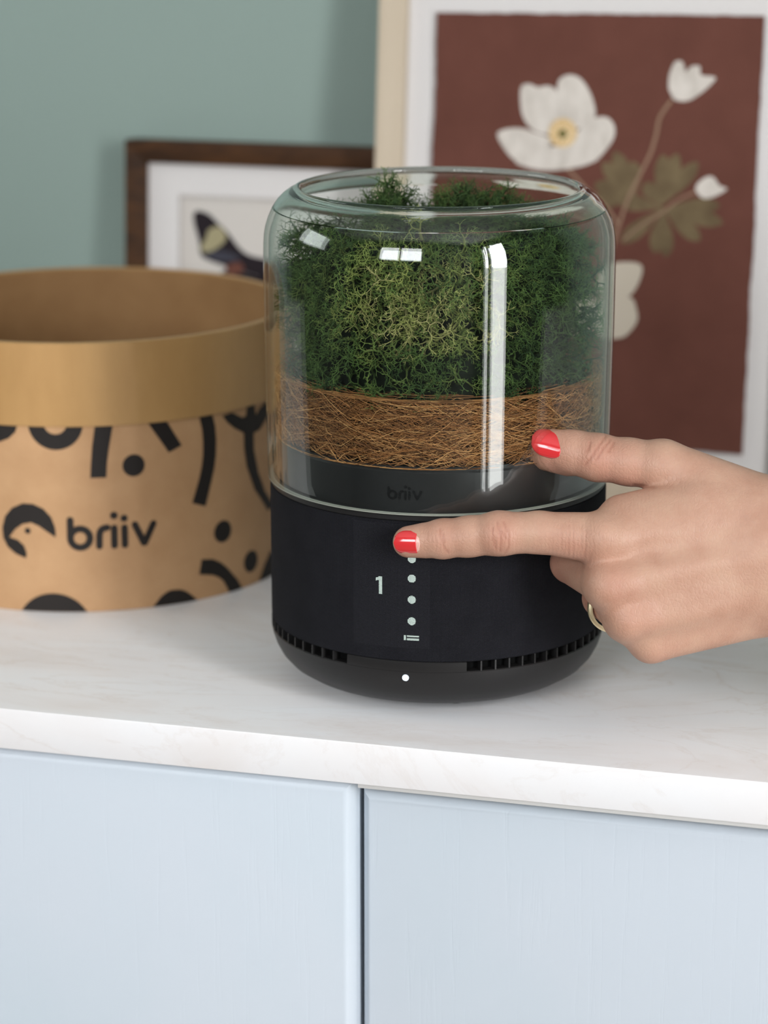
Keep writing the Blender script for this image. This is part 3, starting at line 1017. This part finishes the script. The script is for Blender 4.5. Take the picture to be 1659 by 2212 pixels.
# ------------------------------------------------------------------ coconut fibre mat
m_coir = mat('coconut_fibre', (0.3, 0.15, 0.05), 0.5, 0.4)
at = add(m_coir, 'ShaderNodeVertexColor', layer_name='tint')
set_color(m_coir, at.outputs['Color'])
coir = tag(empty('coconut_fibre_mat', (0, 0, 0.1130)), 'brown coconut fibre mat under the moss in the jar', 'fibre mat')
m_coir_core = mat('coir_core', (0.03, 0.012, 0.005), 0.9, 0.1)  # core colour darkened to paint the shade in gaps between fibres
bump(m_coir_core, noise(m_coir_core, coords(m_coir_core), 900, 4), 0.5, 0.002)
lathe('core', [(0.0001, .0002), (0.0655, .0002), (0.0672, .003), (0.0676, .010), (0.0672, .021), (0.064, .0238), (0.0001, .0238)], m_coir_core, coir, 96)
NFB, NS = 5600, 9
P = np.zeros((NFB, NS, 3))
t0 = rng.uniform(0, 2 * PI, NFB)
ln = rng.uniform(.010, .045, NFB) * rng.choice([-1, 1], NFB)
top = rng.random(NFB) < .16
r0 = np.where(top, rng.uniform(.02, .070, NFB), rng.uniform(.0672, .0708, NFB))
z0 = np.where(top, rng.uniform(.0232, .0262, NFB), rng.uniform(.0015, .0255, NFB))
slope = rng.normal(0, .42, NFB)
wob = rng.normal(0, 1, (NFB, 4))
for s in range(NS):
    q = s / (NS - 1)
    t = t0 + ln * q / np.maximum(r0, .03)
    r = r0 + .0011 * np.sin(6 * q * wob[:, 0] + wob[:, 1]) + .0010 * np.abs(wob[:, 3]) * q * (~top)
    z = z0 + slope * np.abs(ln) * q + .0013 * np.sin(7 * q * wob[:, 2] + wob[:, 3])
    r = np.minimum(r, .0728)
    z = np.clip(z, -.0008, .0278)
    P[:, s] = np.stack([r * np.cos(t), r * np.sin(t), z], 1)
rad = rng.uniform(.00008, .00019, NFB)
V, F = tubes(P[:, :-1].reshape(-1, 3), P[:, 1:].reshape(-1, 3), np.repeat(rad, NS - 1), np.repeat(rad * .95, NS - 1))
ca, cb, cc = np.array((0.085, 0.032, 0.010)), np.array((0.42, 0.175, 0.055)), np.array((0.72, 0.40, 0.16))
k_ = rng.random(NFB)[:, None]
colf = np.where(k_ < .6, ca + (cb - ca) * k_ / .6, cb + (cc - cb) * (k_ - .6) / .4)
fib = big_mesh('fibres', V, F, m_coir, coir, np.repeat(colf, (NS - 1) * 6, axis=0))
fib['kind'] = 'stuff'

# ------------------------------------------------------------------ the hand
# local frame (mm): x along the pointing finger back to the wrist, y towards the thumb, z out of the back of the hand
HJ = {
  'I0': (2.84, 0.28, 8.00, 6.30),
  'I1': (16.49, 1.28, 10.50, 8.00),
  'I1b': (27.21, 2.26, 12.50, 8.20),
  'I2': (39.79, 3.62, 15.00, 8.90),
  'I3': (56.36, 4.02, 17.00, 8.50),
  'I4': (83.49, 1.37, 20.00, 11.00),
  'M3': (84.67, -17.99, 24.00, 10.20),
  'M4': (92.56, -31.43, 21.00, 9.60),
  'M5': (103.11, -40.98, 13.00, 9.00),
  'W2': (154.04, 10.14, 13.00, 15.20),
  'W3': (155.12, -2.69, 16.00, 15.00),
  'W4': (155.43, -15.20, 14.00, 14.50),
  'W5': (154.79, -26.17, 8.00, 12.00),
  'D1': (91.10, 9.38, 14.00, 10.50),
  'D2': (124.95, 15.14, 12.00, 12.50),
  'WB0': (109.24, 19.80, 6.00, 6.50),
  'WB1': (133.42, 16.51, 6.00, 10.00),
  'T0': (62.95, 39.61, -5.00, 8.00),
  'T0b': (72.18, 37.61, -3.00, 8.90),
  'T1': (81.69, 35.40, 0.00, 9.70),
  'T1b': (95.02, 33.40, 3.00, 9.60),
  'T2': (108.66, 31.79, 6.00, 9.80),
  'T3': (144.85, 15.15, 10.00, 14.00),
  'P3': (71.46, -9.18, -12.00, 8.70),
  'Q3': (90.96, -7.90, -28.00, 7.80),
  'R3': (101.35, -10.95, -12.00, 7.20),
  'P4': (85.14, -24.32, -18.00, 8.30),
  'Q4': (103.32, -24.38, -32.00, 7.40),
  'R4': (112.38, -25.77, -14.00, 6.80),
  'P5': (100.15, -34.37, -22.00, 7.40),
  'Q5': (113.11, -35.91, -30.00, 6.60),
  'R5': (120.03, -35.53, -12.00, 6.00),
  'PM0': (102.47, -1.87, 6.00, 11.00),
  'PM1': (145.31, 0.05, 4.00, 15.00),
  'PM2': (110.43, -27.08, 4.00, 11.00),
  'PM3': (145.59, -23.27, 2.00, 14.00),
}
HJ = {k: np.array(v) for k, v in HJ.items()}
VOX = 0.65
LO, HI = np.array((-9., -92., -46.)), np.array((300., 62., 78.))
DIM = np.ceil((HI - LO) / VOX).astype(int)
phi = np.full(DIM, 12.0, np.float32)
AXS = [LO[i] + VOX * np.arange(DIM[i]) for i in range(3)]


def cone_dist(X, Y, Z, a, b, ra, rb):
    ab = b - a
    t = np.clip(((X - a[0]) * ab[0] + (Y - a[1]) * ab[1] + (Z - a[2]) * ab[2]) / (ab @ ab), 0, 1)
    return np.sqrt((X - a[0] - t * ab[0]) ** 2 + (Y - a[1] - t * ab[1]) ** 2 + (Z - a[2] - t * ab[2]) ** 2) - (ra + (rb - ra) * t)


PRIMS = []


def prim(a, b, k, ra=None, rb=None):
    a = HJ[a] if isinstance(a, str) else np.array(a, float)
    b = HJ[b] if isinstance(b, str) else np.array(b, float)
    PRIMS.append((a[:3].astype(float), b[:3].astype(float), ra or a[3], rb or b[3], k))


for s in (('I4', 'W2', 6), ('M3', 'W3', 6), ('M4', 'W4', 6), ('M5', 'W5', 6), ('PM0', 'PM1', 6), ('PM2', 'PM3', 6), ('PM0', 'PM2', 6), ('D1', 'D2', 6), ('D2', 'W2', 6), ('WB0', 'WB1', 5)):
    prim(*s)
for s in (('I4', 'M3'), ('M3', 'M4'), ('M4', 'M5')):
    a, b = HJ[s[0]].copy(), HJ[s[1]].copy()
    a[2] -= 3.5
    b[2] -= 3.5
    prim(a, b, 5, 8.2, 8.0)
prim((150, -3, 12, 19), (300, -30, 34, 27), 8)
prim((150, -17, 10, 17), (300, -52, 34, 26), 8)
for ch, k in ((('I0', 'I1', 'I1b', 'I2', 'I3', 'I4'), 2.5), (('T0', 'T0b', 'T1', 'T1b', 'T2', 'T3'), 3.0)):
    for a, b in zip(ch, ch[1:]):
        prim(a, b, k)
prim('T2', 'W2', 6, 9, 12)
for ch in (('M3', 'P3', 'Q3', 'R3'), ('M4', 'P4', 'Q4', 'R4'), ('M5', 'P5', 'Q5', 'R5')):
    for i, (a, b) in enumerate(zip(ch, ch[1:])):
        if i == 0:
            A_ = HJ[a].copy()
            A_[3] -= 1.2
            prim(A_, b, 2.2)
        else:
            prim(a, b, 1.0)
# flesh pads and knuckle heads
prim((2.0, -0.3, 6.4, 6.0), (9, 0.4, 7.2, 7.0), 2)
prim((60.5, 37.6, -8.5, 7.6), (70, 36.0, -7.5, 8.4), 2)
prim((38.5, 3.6, 17.0, 7.6), (41.5, 3.4, 17.0, 7.6), 3)
prim((82.5, 2.0, 24.2, 7.6), (88, 1.4, 24.4, 7.0), 4)
prim((84.5, -17.5, 27.0, 7.6), (91, -16.6, 27.0, 6.8), 4)
prim((93, -31, 23.5, 7.2), (99, -30, 23.5, 6.6), 4)


def smin(a, b, k):
    h_ = np.clip(0.5 + 0.5 * (b - a) / k, 0, 1)
    return b + (a - b) * h_ - k * h_ * (1 - h_)


for a, b, ra, rb, k in PRIMS:
    m_ = max(ra, rb) + 9
    i0 = np.clip(np.floor((np.minimum(a, b) - m_ - LO) / VOX).astype(int), 0, DIM)
    i1 = np.clip(np.ceil((np.maximum(a, b) + m_ - LO) / VOX).astype(int), 0, DIM)
    sl = tuple(slice(p, q) for p, q in zip(i0, i1))
    X, Y, Z = np.meshgrid(*[AXS[i][sl[i]].astype(np.float32) for i in range(3)], indexing='ij', sparse=True)
    phi[sl] = smin(phi[sl], cone_dist(X, Y, Z, a, b, ra, rb).astype(np.float32), k)


def sdf(p):
    d = np.full(len(p), 12.0)
    for a, b, ra, rb, k in PRIMS:
        d = smin(d, cone_dist(p[:, 0], p[:, 1], p[:, 2], a, b, ra, rb), k)
    return d


def grad(p, e=0.15):
    g = np.stack([sdf(p + e * np.eye(3)[i]) - sdf(p - e * np.eye(3)[i]) for i in range(3)], 1)
    return g / (np.linalg.norm(g, axis=1, keepdims=True) + 1e-9)


def surface_nets(f):
    s = f < 0
    n0, n1, n2 = f.shape
    c = np.zeros((n0 - 1, n1 - 1, n2 - 1), np.uint8)
    for dx in (0, 1):
        for dy in (0, 1):
            for dz in (0, 1):
                c += s[dx:n0 - 1 + dx, dy:n1 - 1 + dy, dz:n2 - 1 + dz]
    cells = np.argwhere((c > 0) & (c < 8))
    idx = -np.ones(c.shape, np.int32)
    idx[tuple(cells.T)] = np.arange(len(cells))
    acc, cnt = np.zeros((len(cells), 3)), np.zeros(len(cells))
    cor = [(x, y, z) for x in (0, 1) for y in (0, 1) for z in (0, 1)]
    for i, p in enumerate(cor):
        for q in cor[i + 1:]:
            if sum(abs(u - v) for u, v in zip(p, q)) != 1:
                continue
            fa = f[tuple((cells + p).T)]
            fb = f[tuple((cells + q).T)]
            hit = (fa < 0) != (fb < 0)
            t = np.where(hit, fa / np.where(hit, fa - fb, 1), 0)
            pos = np.array(p) + t[:, None] * (np.array(q) - np.array(p))
            acc[hit] += pos[hit]
            cnt[hit] += 1
    V = cells + acc / cnt[:, None]
    Q = []
    for ax in range(3):
        o1, o2 = (ax + 1) % 3, (ax + 2) % 3
        sl0 = [slice(None)] * 3
        sl1 = [slice(None)] * 3
        sl0[ax], sl1[ax] = slice(0, -1), slice(1, None)
        a_, b_ = s[tuple(sl0)], s[tuple(sl1)]
        e = np.argwhere(a_ != b_)
        e = e[(e[:, o1] > 0) & (e[:, o2] > 0) & (e[:, o1] < f.shape[o1] - 1) & (e[:, o2] < f.shape[o2] - 1)]
        ids = []
        for d1, d2 in ((-1, -1), (0, -1), (0, 0), (-1, 0)):
            g = e.copy()
            g[:, o1] += d1
            g[:, o2] += d2
            ids.append(idx[tuple(g.T)])
        q = np.stack(ids, 1)
        flip = ~a_[tuple(e.T)]
        q[flip] = q[flip][:, ::-1]
        Q.append(q)
    return V, np.concatenate(Q)


HV, HF = surface_nets(phi)
HV = LO + HV * VOX
for _ in range(2):
    HV = HV - sdf(HV)[:, None] * grad(HV)
HN = grad(HV)
CREASES = [
  [ (15.3, 5.3), (15.7, 1.5), (17.0, -2.4), (18.6, -4.2) ],
  [ (16.7, 3.4), (17.1, 0.0) ],
  [ (38.8, 8.1), (39.3, 4.4), (40.3, 0.5), (40.0, -3.6) ],
  [ (41.2, 8.3), (43.2, 3.4), (43.5, -1.4), (42.2, -4.5) ],
  [ (36.7, 5.8), (36.9, 1.9), (38.0, -2.4) ],
  [ (40.3, 4.4), (42.2, 1.5) ],
  [ (65.5, 7.3), (64.8, 1.5), (65.5, -3.4) ],
  [ (67.9, 6.8), (67.2, 1.5), (67.9, -4.8) ],
  [ (70.3, 7.3), (69.7, 0.5), (70.1, -6.3) ],
  [ (72.6, 6.3), (72.3, -0.5), (71.8, -7.3) ],
  [ (74.9, 5.3), (74.7, -1.4), (73.9, -7.8) ],
  [ (77.1, 3.4), (77.6, -2.4), (76.2, -8.2) ],
  [ (85.0, 44.4), (81.6, 40.0), (78.7, 35.6), (76.2, 32.2) ],
  [ (86.5, 42.4), (83.1, 38.5), (80.6, 34.1) ],
  [ (78.2, 41.4), (76.7, 37.5) ],
  [ (88.0, 41.4), (85.5, 37.5) ],
  [ (96.1, 23.6), (100.0, 23.2), (103.8, 22.6) ],
]
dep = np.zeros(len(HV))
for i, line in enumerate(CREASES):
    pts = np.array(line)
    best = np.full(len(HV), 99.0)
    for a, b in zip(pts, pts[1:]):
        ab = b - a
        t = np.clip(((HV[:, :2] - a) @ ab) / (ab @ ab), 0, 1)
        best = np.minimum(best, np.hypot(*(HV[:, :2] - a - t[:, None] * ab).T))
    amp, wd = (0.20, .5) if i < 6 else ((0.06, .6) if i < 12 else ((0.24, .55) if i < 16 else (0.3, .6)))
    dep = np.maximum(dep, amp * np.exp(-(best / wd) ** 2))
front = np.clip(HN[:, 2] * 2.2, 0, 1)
# tendons and veins: very low swells on the back of the hand
sw = np.zeros(len(HV))
for (a, b, amp, wd) in (((90, 1.5), (150, 3), .45, 3.4), ((92, -16), (152, -4), .45, 3.4), ((98, -30), (150, -12), .35, 3.0)):
    a, b = np.array(a, float), np.array(b, float)
    ab = b - a
    t = np.clip(((HV[:, :2] - a) @ ab) / (ab @ ab), 0, 1)
    q = a + t[:, None] * ab
    q[:, 1] += 1.2 * np.sin(t * 5)
    sw += amp * np.exp(-(np.hypot(*(HV[:, :2] - q).T) / wd) ** 2) * np.sin(np.clip(t, .02, .98) * PI) ** .5
HV = HV + HN * ((sw - dep) * front)[:, None]

# warmth of the skin: redder knuckles, finger ends and the web
flush = np.zeros(len(HV))
for c, rad_, w_ in (((40, 3, 23), 7, .55), ((16, 1, 18), 6, .4), ((3, 0, 8), 9, .5), ((70, -4, 24), 11, .45), ((88, -16, 33), 9, .35), ((96, -31, 30), 9, .35), ((64, 36, -6), 12, .75), ((82, 36, 8), 8, .5), ((95, 27, 2), 12, .9), ((72, -10, -10), 14, 1.0), ((86, -25, -6), 12, 1.0), ((106, -42, 16), 8, .35)):
    flush += w_ * np.exp(-np.sum((HV - np.array(c)) ** 2, 1) / rad_ ** 2)
flush = np.clip(flush, 0, 1)

m_skin = mat('skin', (0.55, 0.32, 0.22), 0.46, 0.4)
b = m_skin.node_tree.nodes['Principled BSDF']
b.inputs['Subsurface Weight'].default_value = 0.12
b.inputs['Subsurface Radius'].default_value = (0.0030, 0.0012, 0.0007)
b.inputs['Subsurface Scale'].default_value = 1.0
at = add(m_skin, 'ShaderNodeVertexColor', layer_name='tint')
tone = ramp(m_skin, noise(m_skin, coords(m_skin), 65, 4, 0.6), [(0.32, (0.465, 0.258, 0.178)), (0.5, (0.51, 0.298, 0.21)), (0.68, (0.535, 0.328, 0.23))])
mxs = add(m_skin, 'ShaderNodeMix', data_type='RGBA')
sepc = add(m_skin, 'ShaderNodeSeparateColor')
link(m_skin, at.outputs['Color'], sepc.inputs[0])
link(m_skin, math_node(m_skin, 'MULTIPLY', sepc.outputs[0], 0.75), mxs.inputs['Factor'])
link(m_skin, tone, mxs.inputs['A'])
mxs.inputs['B'].default_value = (0.49, 0.205, 0.145, 1)
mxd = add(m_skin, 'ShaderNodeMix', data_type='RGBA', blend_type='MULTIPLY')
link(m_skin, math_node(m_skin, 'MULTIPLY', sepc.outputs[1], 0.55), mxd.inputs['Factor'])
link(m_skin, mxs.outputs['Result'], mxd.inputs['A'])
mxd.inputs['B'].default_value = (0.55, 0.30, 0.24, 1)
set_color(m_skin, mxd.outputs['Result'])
vo = add(m_skin, 'ShaderNodeTexVoronoi', feature='DISTANCE_TO_EDGE')
vo.inputs['Scale'].default_value = 620
link(m_skin, coords(m_skin, (1.0, 0.75, 1)), vo.inputs['Vector'])
fine = math_node(m_skin, 'MINIMUM', math_node(m_skin, 'MULTIPLY', vo.outputs['Distance'], 6.0), 1.0)
# fine cross lines over the base knuckle
wvx = add(m_skin, 'ShaderNodeTexWave', wave_type='BANDS', bands_direction='X')
wvx.inputs['Scale'].default_value = 190
wvx.inputs['Distortion'].default_value = 3.5
wvx.inputs['Detail'].default_value = 2
wvx.inputs['Detail Scale'].default_value = 1.3
link(m_skin, coords(m_skin), wvx.inputs['Vector'])
lines = math_node(m_skin, 'MULTIPLY', wvx.outputs['Fac'], math_node(m_skin, 'ADD', math_node(m_skin, 'MULTIPLY', sepc.outputs[2], 0.75), 0.10))
hgt = math_node(m_skin, 'ADD', math_node(m_skin, 'MULTIPLY', fine, 0.5), lines)
bump(m_skin, hgt, 0.34, 0.00035)
wr = np.zeros(len(HV))
for c, rad_ in (((71, 0, 26), 9), ((40, 2, 24), 6), ((16, 1, 19), 4), ((82, 38, 8), 7), ((96, 14, 20), 10)):
    wr += np.exp(-np.sum((HV - np.array(c)) ** 2, 1) / rad_ ** 2)
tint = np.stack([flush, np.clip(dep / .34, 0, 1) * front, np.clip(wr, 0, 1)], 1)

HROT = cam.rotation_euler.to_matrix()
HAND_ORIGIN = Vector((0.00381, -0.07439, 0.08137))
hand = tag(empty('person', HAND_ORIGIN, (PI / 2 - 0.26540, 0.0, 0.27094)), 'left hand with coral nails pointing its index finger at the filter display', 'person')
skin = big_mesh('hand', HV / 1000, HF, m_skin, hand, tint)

m_polish = mat('coral_polish', (0.66, 0.036, 0.040), 0.12, 0.55, Coat_Weight=0.6, Coat_Roughness=0.04)
m_nail = mat('bare_nail', (0.74, 0.43, 0.37), 0.25, 0.5)


def nail_mesh(name, c, along, normal, length, width, t0, t1, lift, m, parent, crv=1.0):
    """a domed plate following the fingertip; along points to the finger's end"""
    n_ = np.array(normal, float)
    n_ /= np.linalg.norm(n_)
    al = np.array(along, float)
    al -= n_ * (al @ n_)
    al /= np.linalg.norm(al)
    ac = np.cross(n_, al)
    NU, NV = 22, 18
    top, bot = [], []
    for i in range(NU + 1):
        u = t0 + (t1 - t0) * i / NU          # 0 = cuticle, 1 = free edge
        e = abs(2 * u - 1)
        half = width / 2 * (1 - e ** (2.6 if u > .5 else 3.0)) ** (1 / 2.4)
        for j in range(NV + 1):
            v = 2 * j / NV - 1
            dx, dy = (u - .5) * length, v * half
            R = width * .62 * crv
            sag = R - math.sqrt(max(R * R - dy * dy, 0)) + .012 * max(0, dx) ** 2
            rim = 0.22 * (abs(v) ** 6)
            p = np.array(c) + al * dx + ac * dy + n_ * (lift - sag)
            top.append(p - n_ * rim)
            bot.append(p - n_ * 0.75)
    V = top + bot
    n1 = (NU + 1) * (NV + 1)
    F = []
    for i in range(NU):
        for j in range(NV):
            a_ = i * (NV + 1) + j
            q = (a_, a_ + NV + 1, a_ + NV + 2, a_ + 1)
            F.append(q)
            F.append(tuple(n1 + x for x in q[::-1]))
    rimv = [i * (NV + 1) for i in range(NU + 1)] + [NU * (NV + 1) + j for j in range(1, NV + 1)] + [i * (NV + 1) + NV for i in range(NU - 1, -1, -1)] + [j for j in range(NV - 1, 0, -1)]
    for p, q in zip(rimv, rimv[1:] + rimv[:1]):
        F.append((p, n1 + p, n1 + q, q))
    o = mesh_obj(name, np.array(V) / 1000, F, m, parent, True)
    bm = bmesh.new()
    bm.from_mesh(o.data)
    bmesh.ops.remove_doubles(bm, verts=bm.verts, dist=1e-6)
    bmesh.ops.recalc_face_normals(bm, faces=bm.faces)
    bm.to_mesh(o.data)
    bm.free()
    return o


def nail(c2, along, normal, length, width, grown, label):
    """find the skin under the nail centre, then lay the plate on it"""
    n_ = np.array(normal, float)
    n_ /= np.linalg.norm(n_)
    p = np.array((c2[0], c2[1], 40.0))
    for _ in range(60):
        p[2] -= 0.9 * max(sdf(p[None])[0], 0.002)
    nl = nail_mesh('nail', p, along, n_, length, width, 0.0, 1.0, 0.30, m_nail, skin)
    nl['label'] = label
    po = nail_mesh('nail_polish', p, along, n_, length + .15, width + .1, grown, 1.0, 0.52, m_polish, skin)
    po['label'] = 'glossy coral red nail polish'
    return nl


nail((1.6, -0.5), (-1, 0.02, -0.28), (-0.30, -0.16, 1.0), 11.4, 9.8, 0.15, 'index finger nail')
nail((61.6, 42.4), (-1, 0.32, -0.2), (-0.16, 0.46, 1.0), 15.6, 12.6, 0.12, 'thumb nail')

# gold ring on the ring finger
m_gold = mat('gold', (1.0, 0.86, 0.56), 0.42, 0.5, metal=1.0)
axis = Vector(HJ['M4'][:3] - HJ['P4'][:3]).normalized()
prof = []
RV, RF, NR = [], [], 72
cr = Vector(HJ['P4'][:3] * .56 + HJ['M4'][:3] * .44)
u_ = axis.orthogonal().normalized()
w_ = axis.cross(u_)
secs = [(9.2, -1.3), (10.6, -1.2), (11.0, -0.7), (11.0, 0.7), (10.6, 1.2), (9.2, 1.3)]
for i in range(NR):
    t = 2 * PI * i / NR
    d = u_ * math.cos(t) + w_ * math.sin(t)
    for r, s in secs:
        RV.append((cr + d * r + axis * s) / 1000)
for i in range(NR):
    j = (i + 1) % NR
    for q in range(6):
        RF.append((i * 6 + q, j * 6 + q, j * 6 + (q + 1) % 6, i * 6 + (q + 1) % 6))
ring = mesh_obj('finger_ring', RV, RF, m_gold, None, True, sharp=50)
ring.location = HAND_ORIGIN
ring.rotation_euler = hand.rotation_euler
tag(ring, 'thin plain gold ring on the bent ring finger', 'ring')
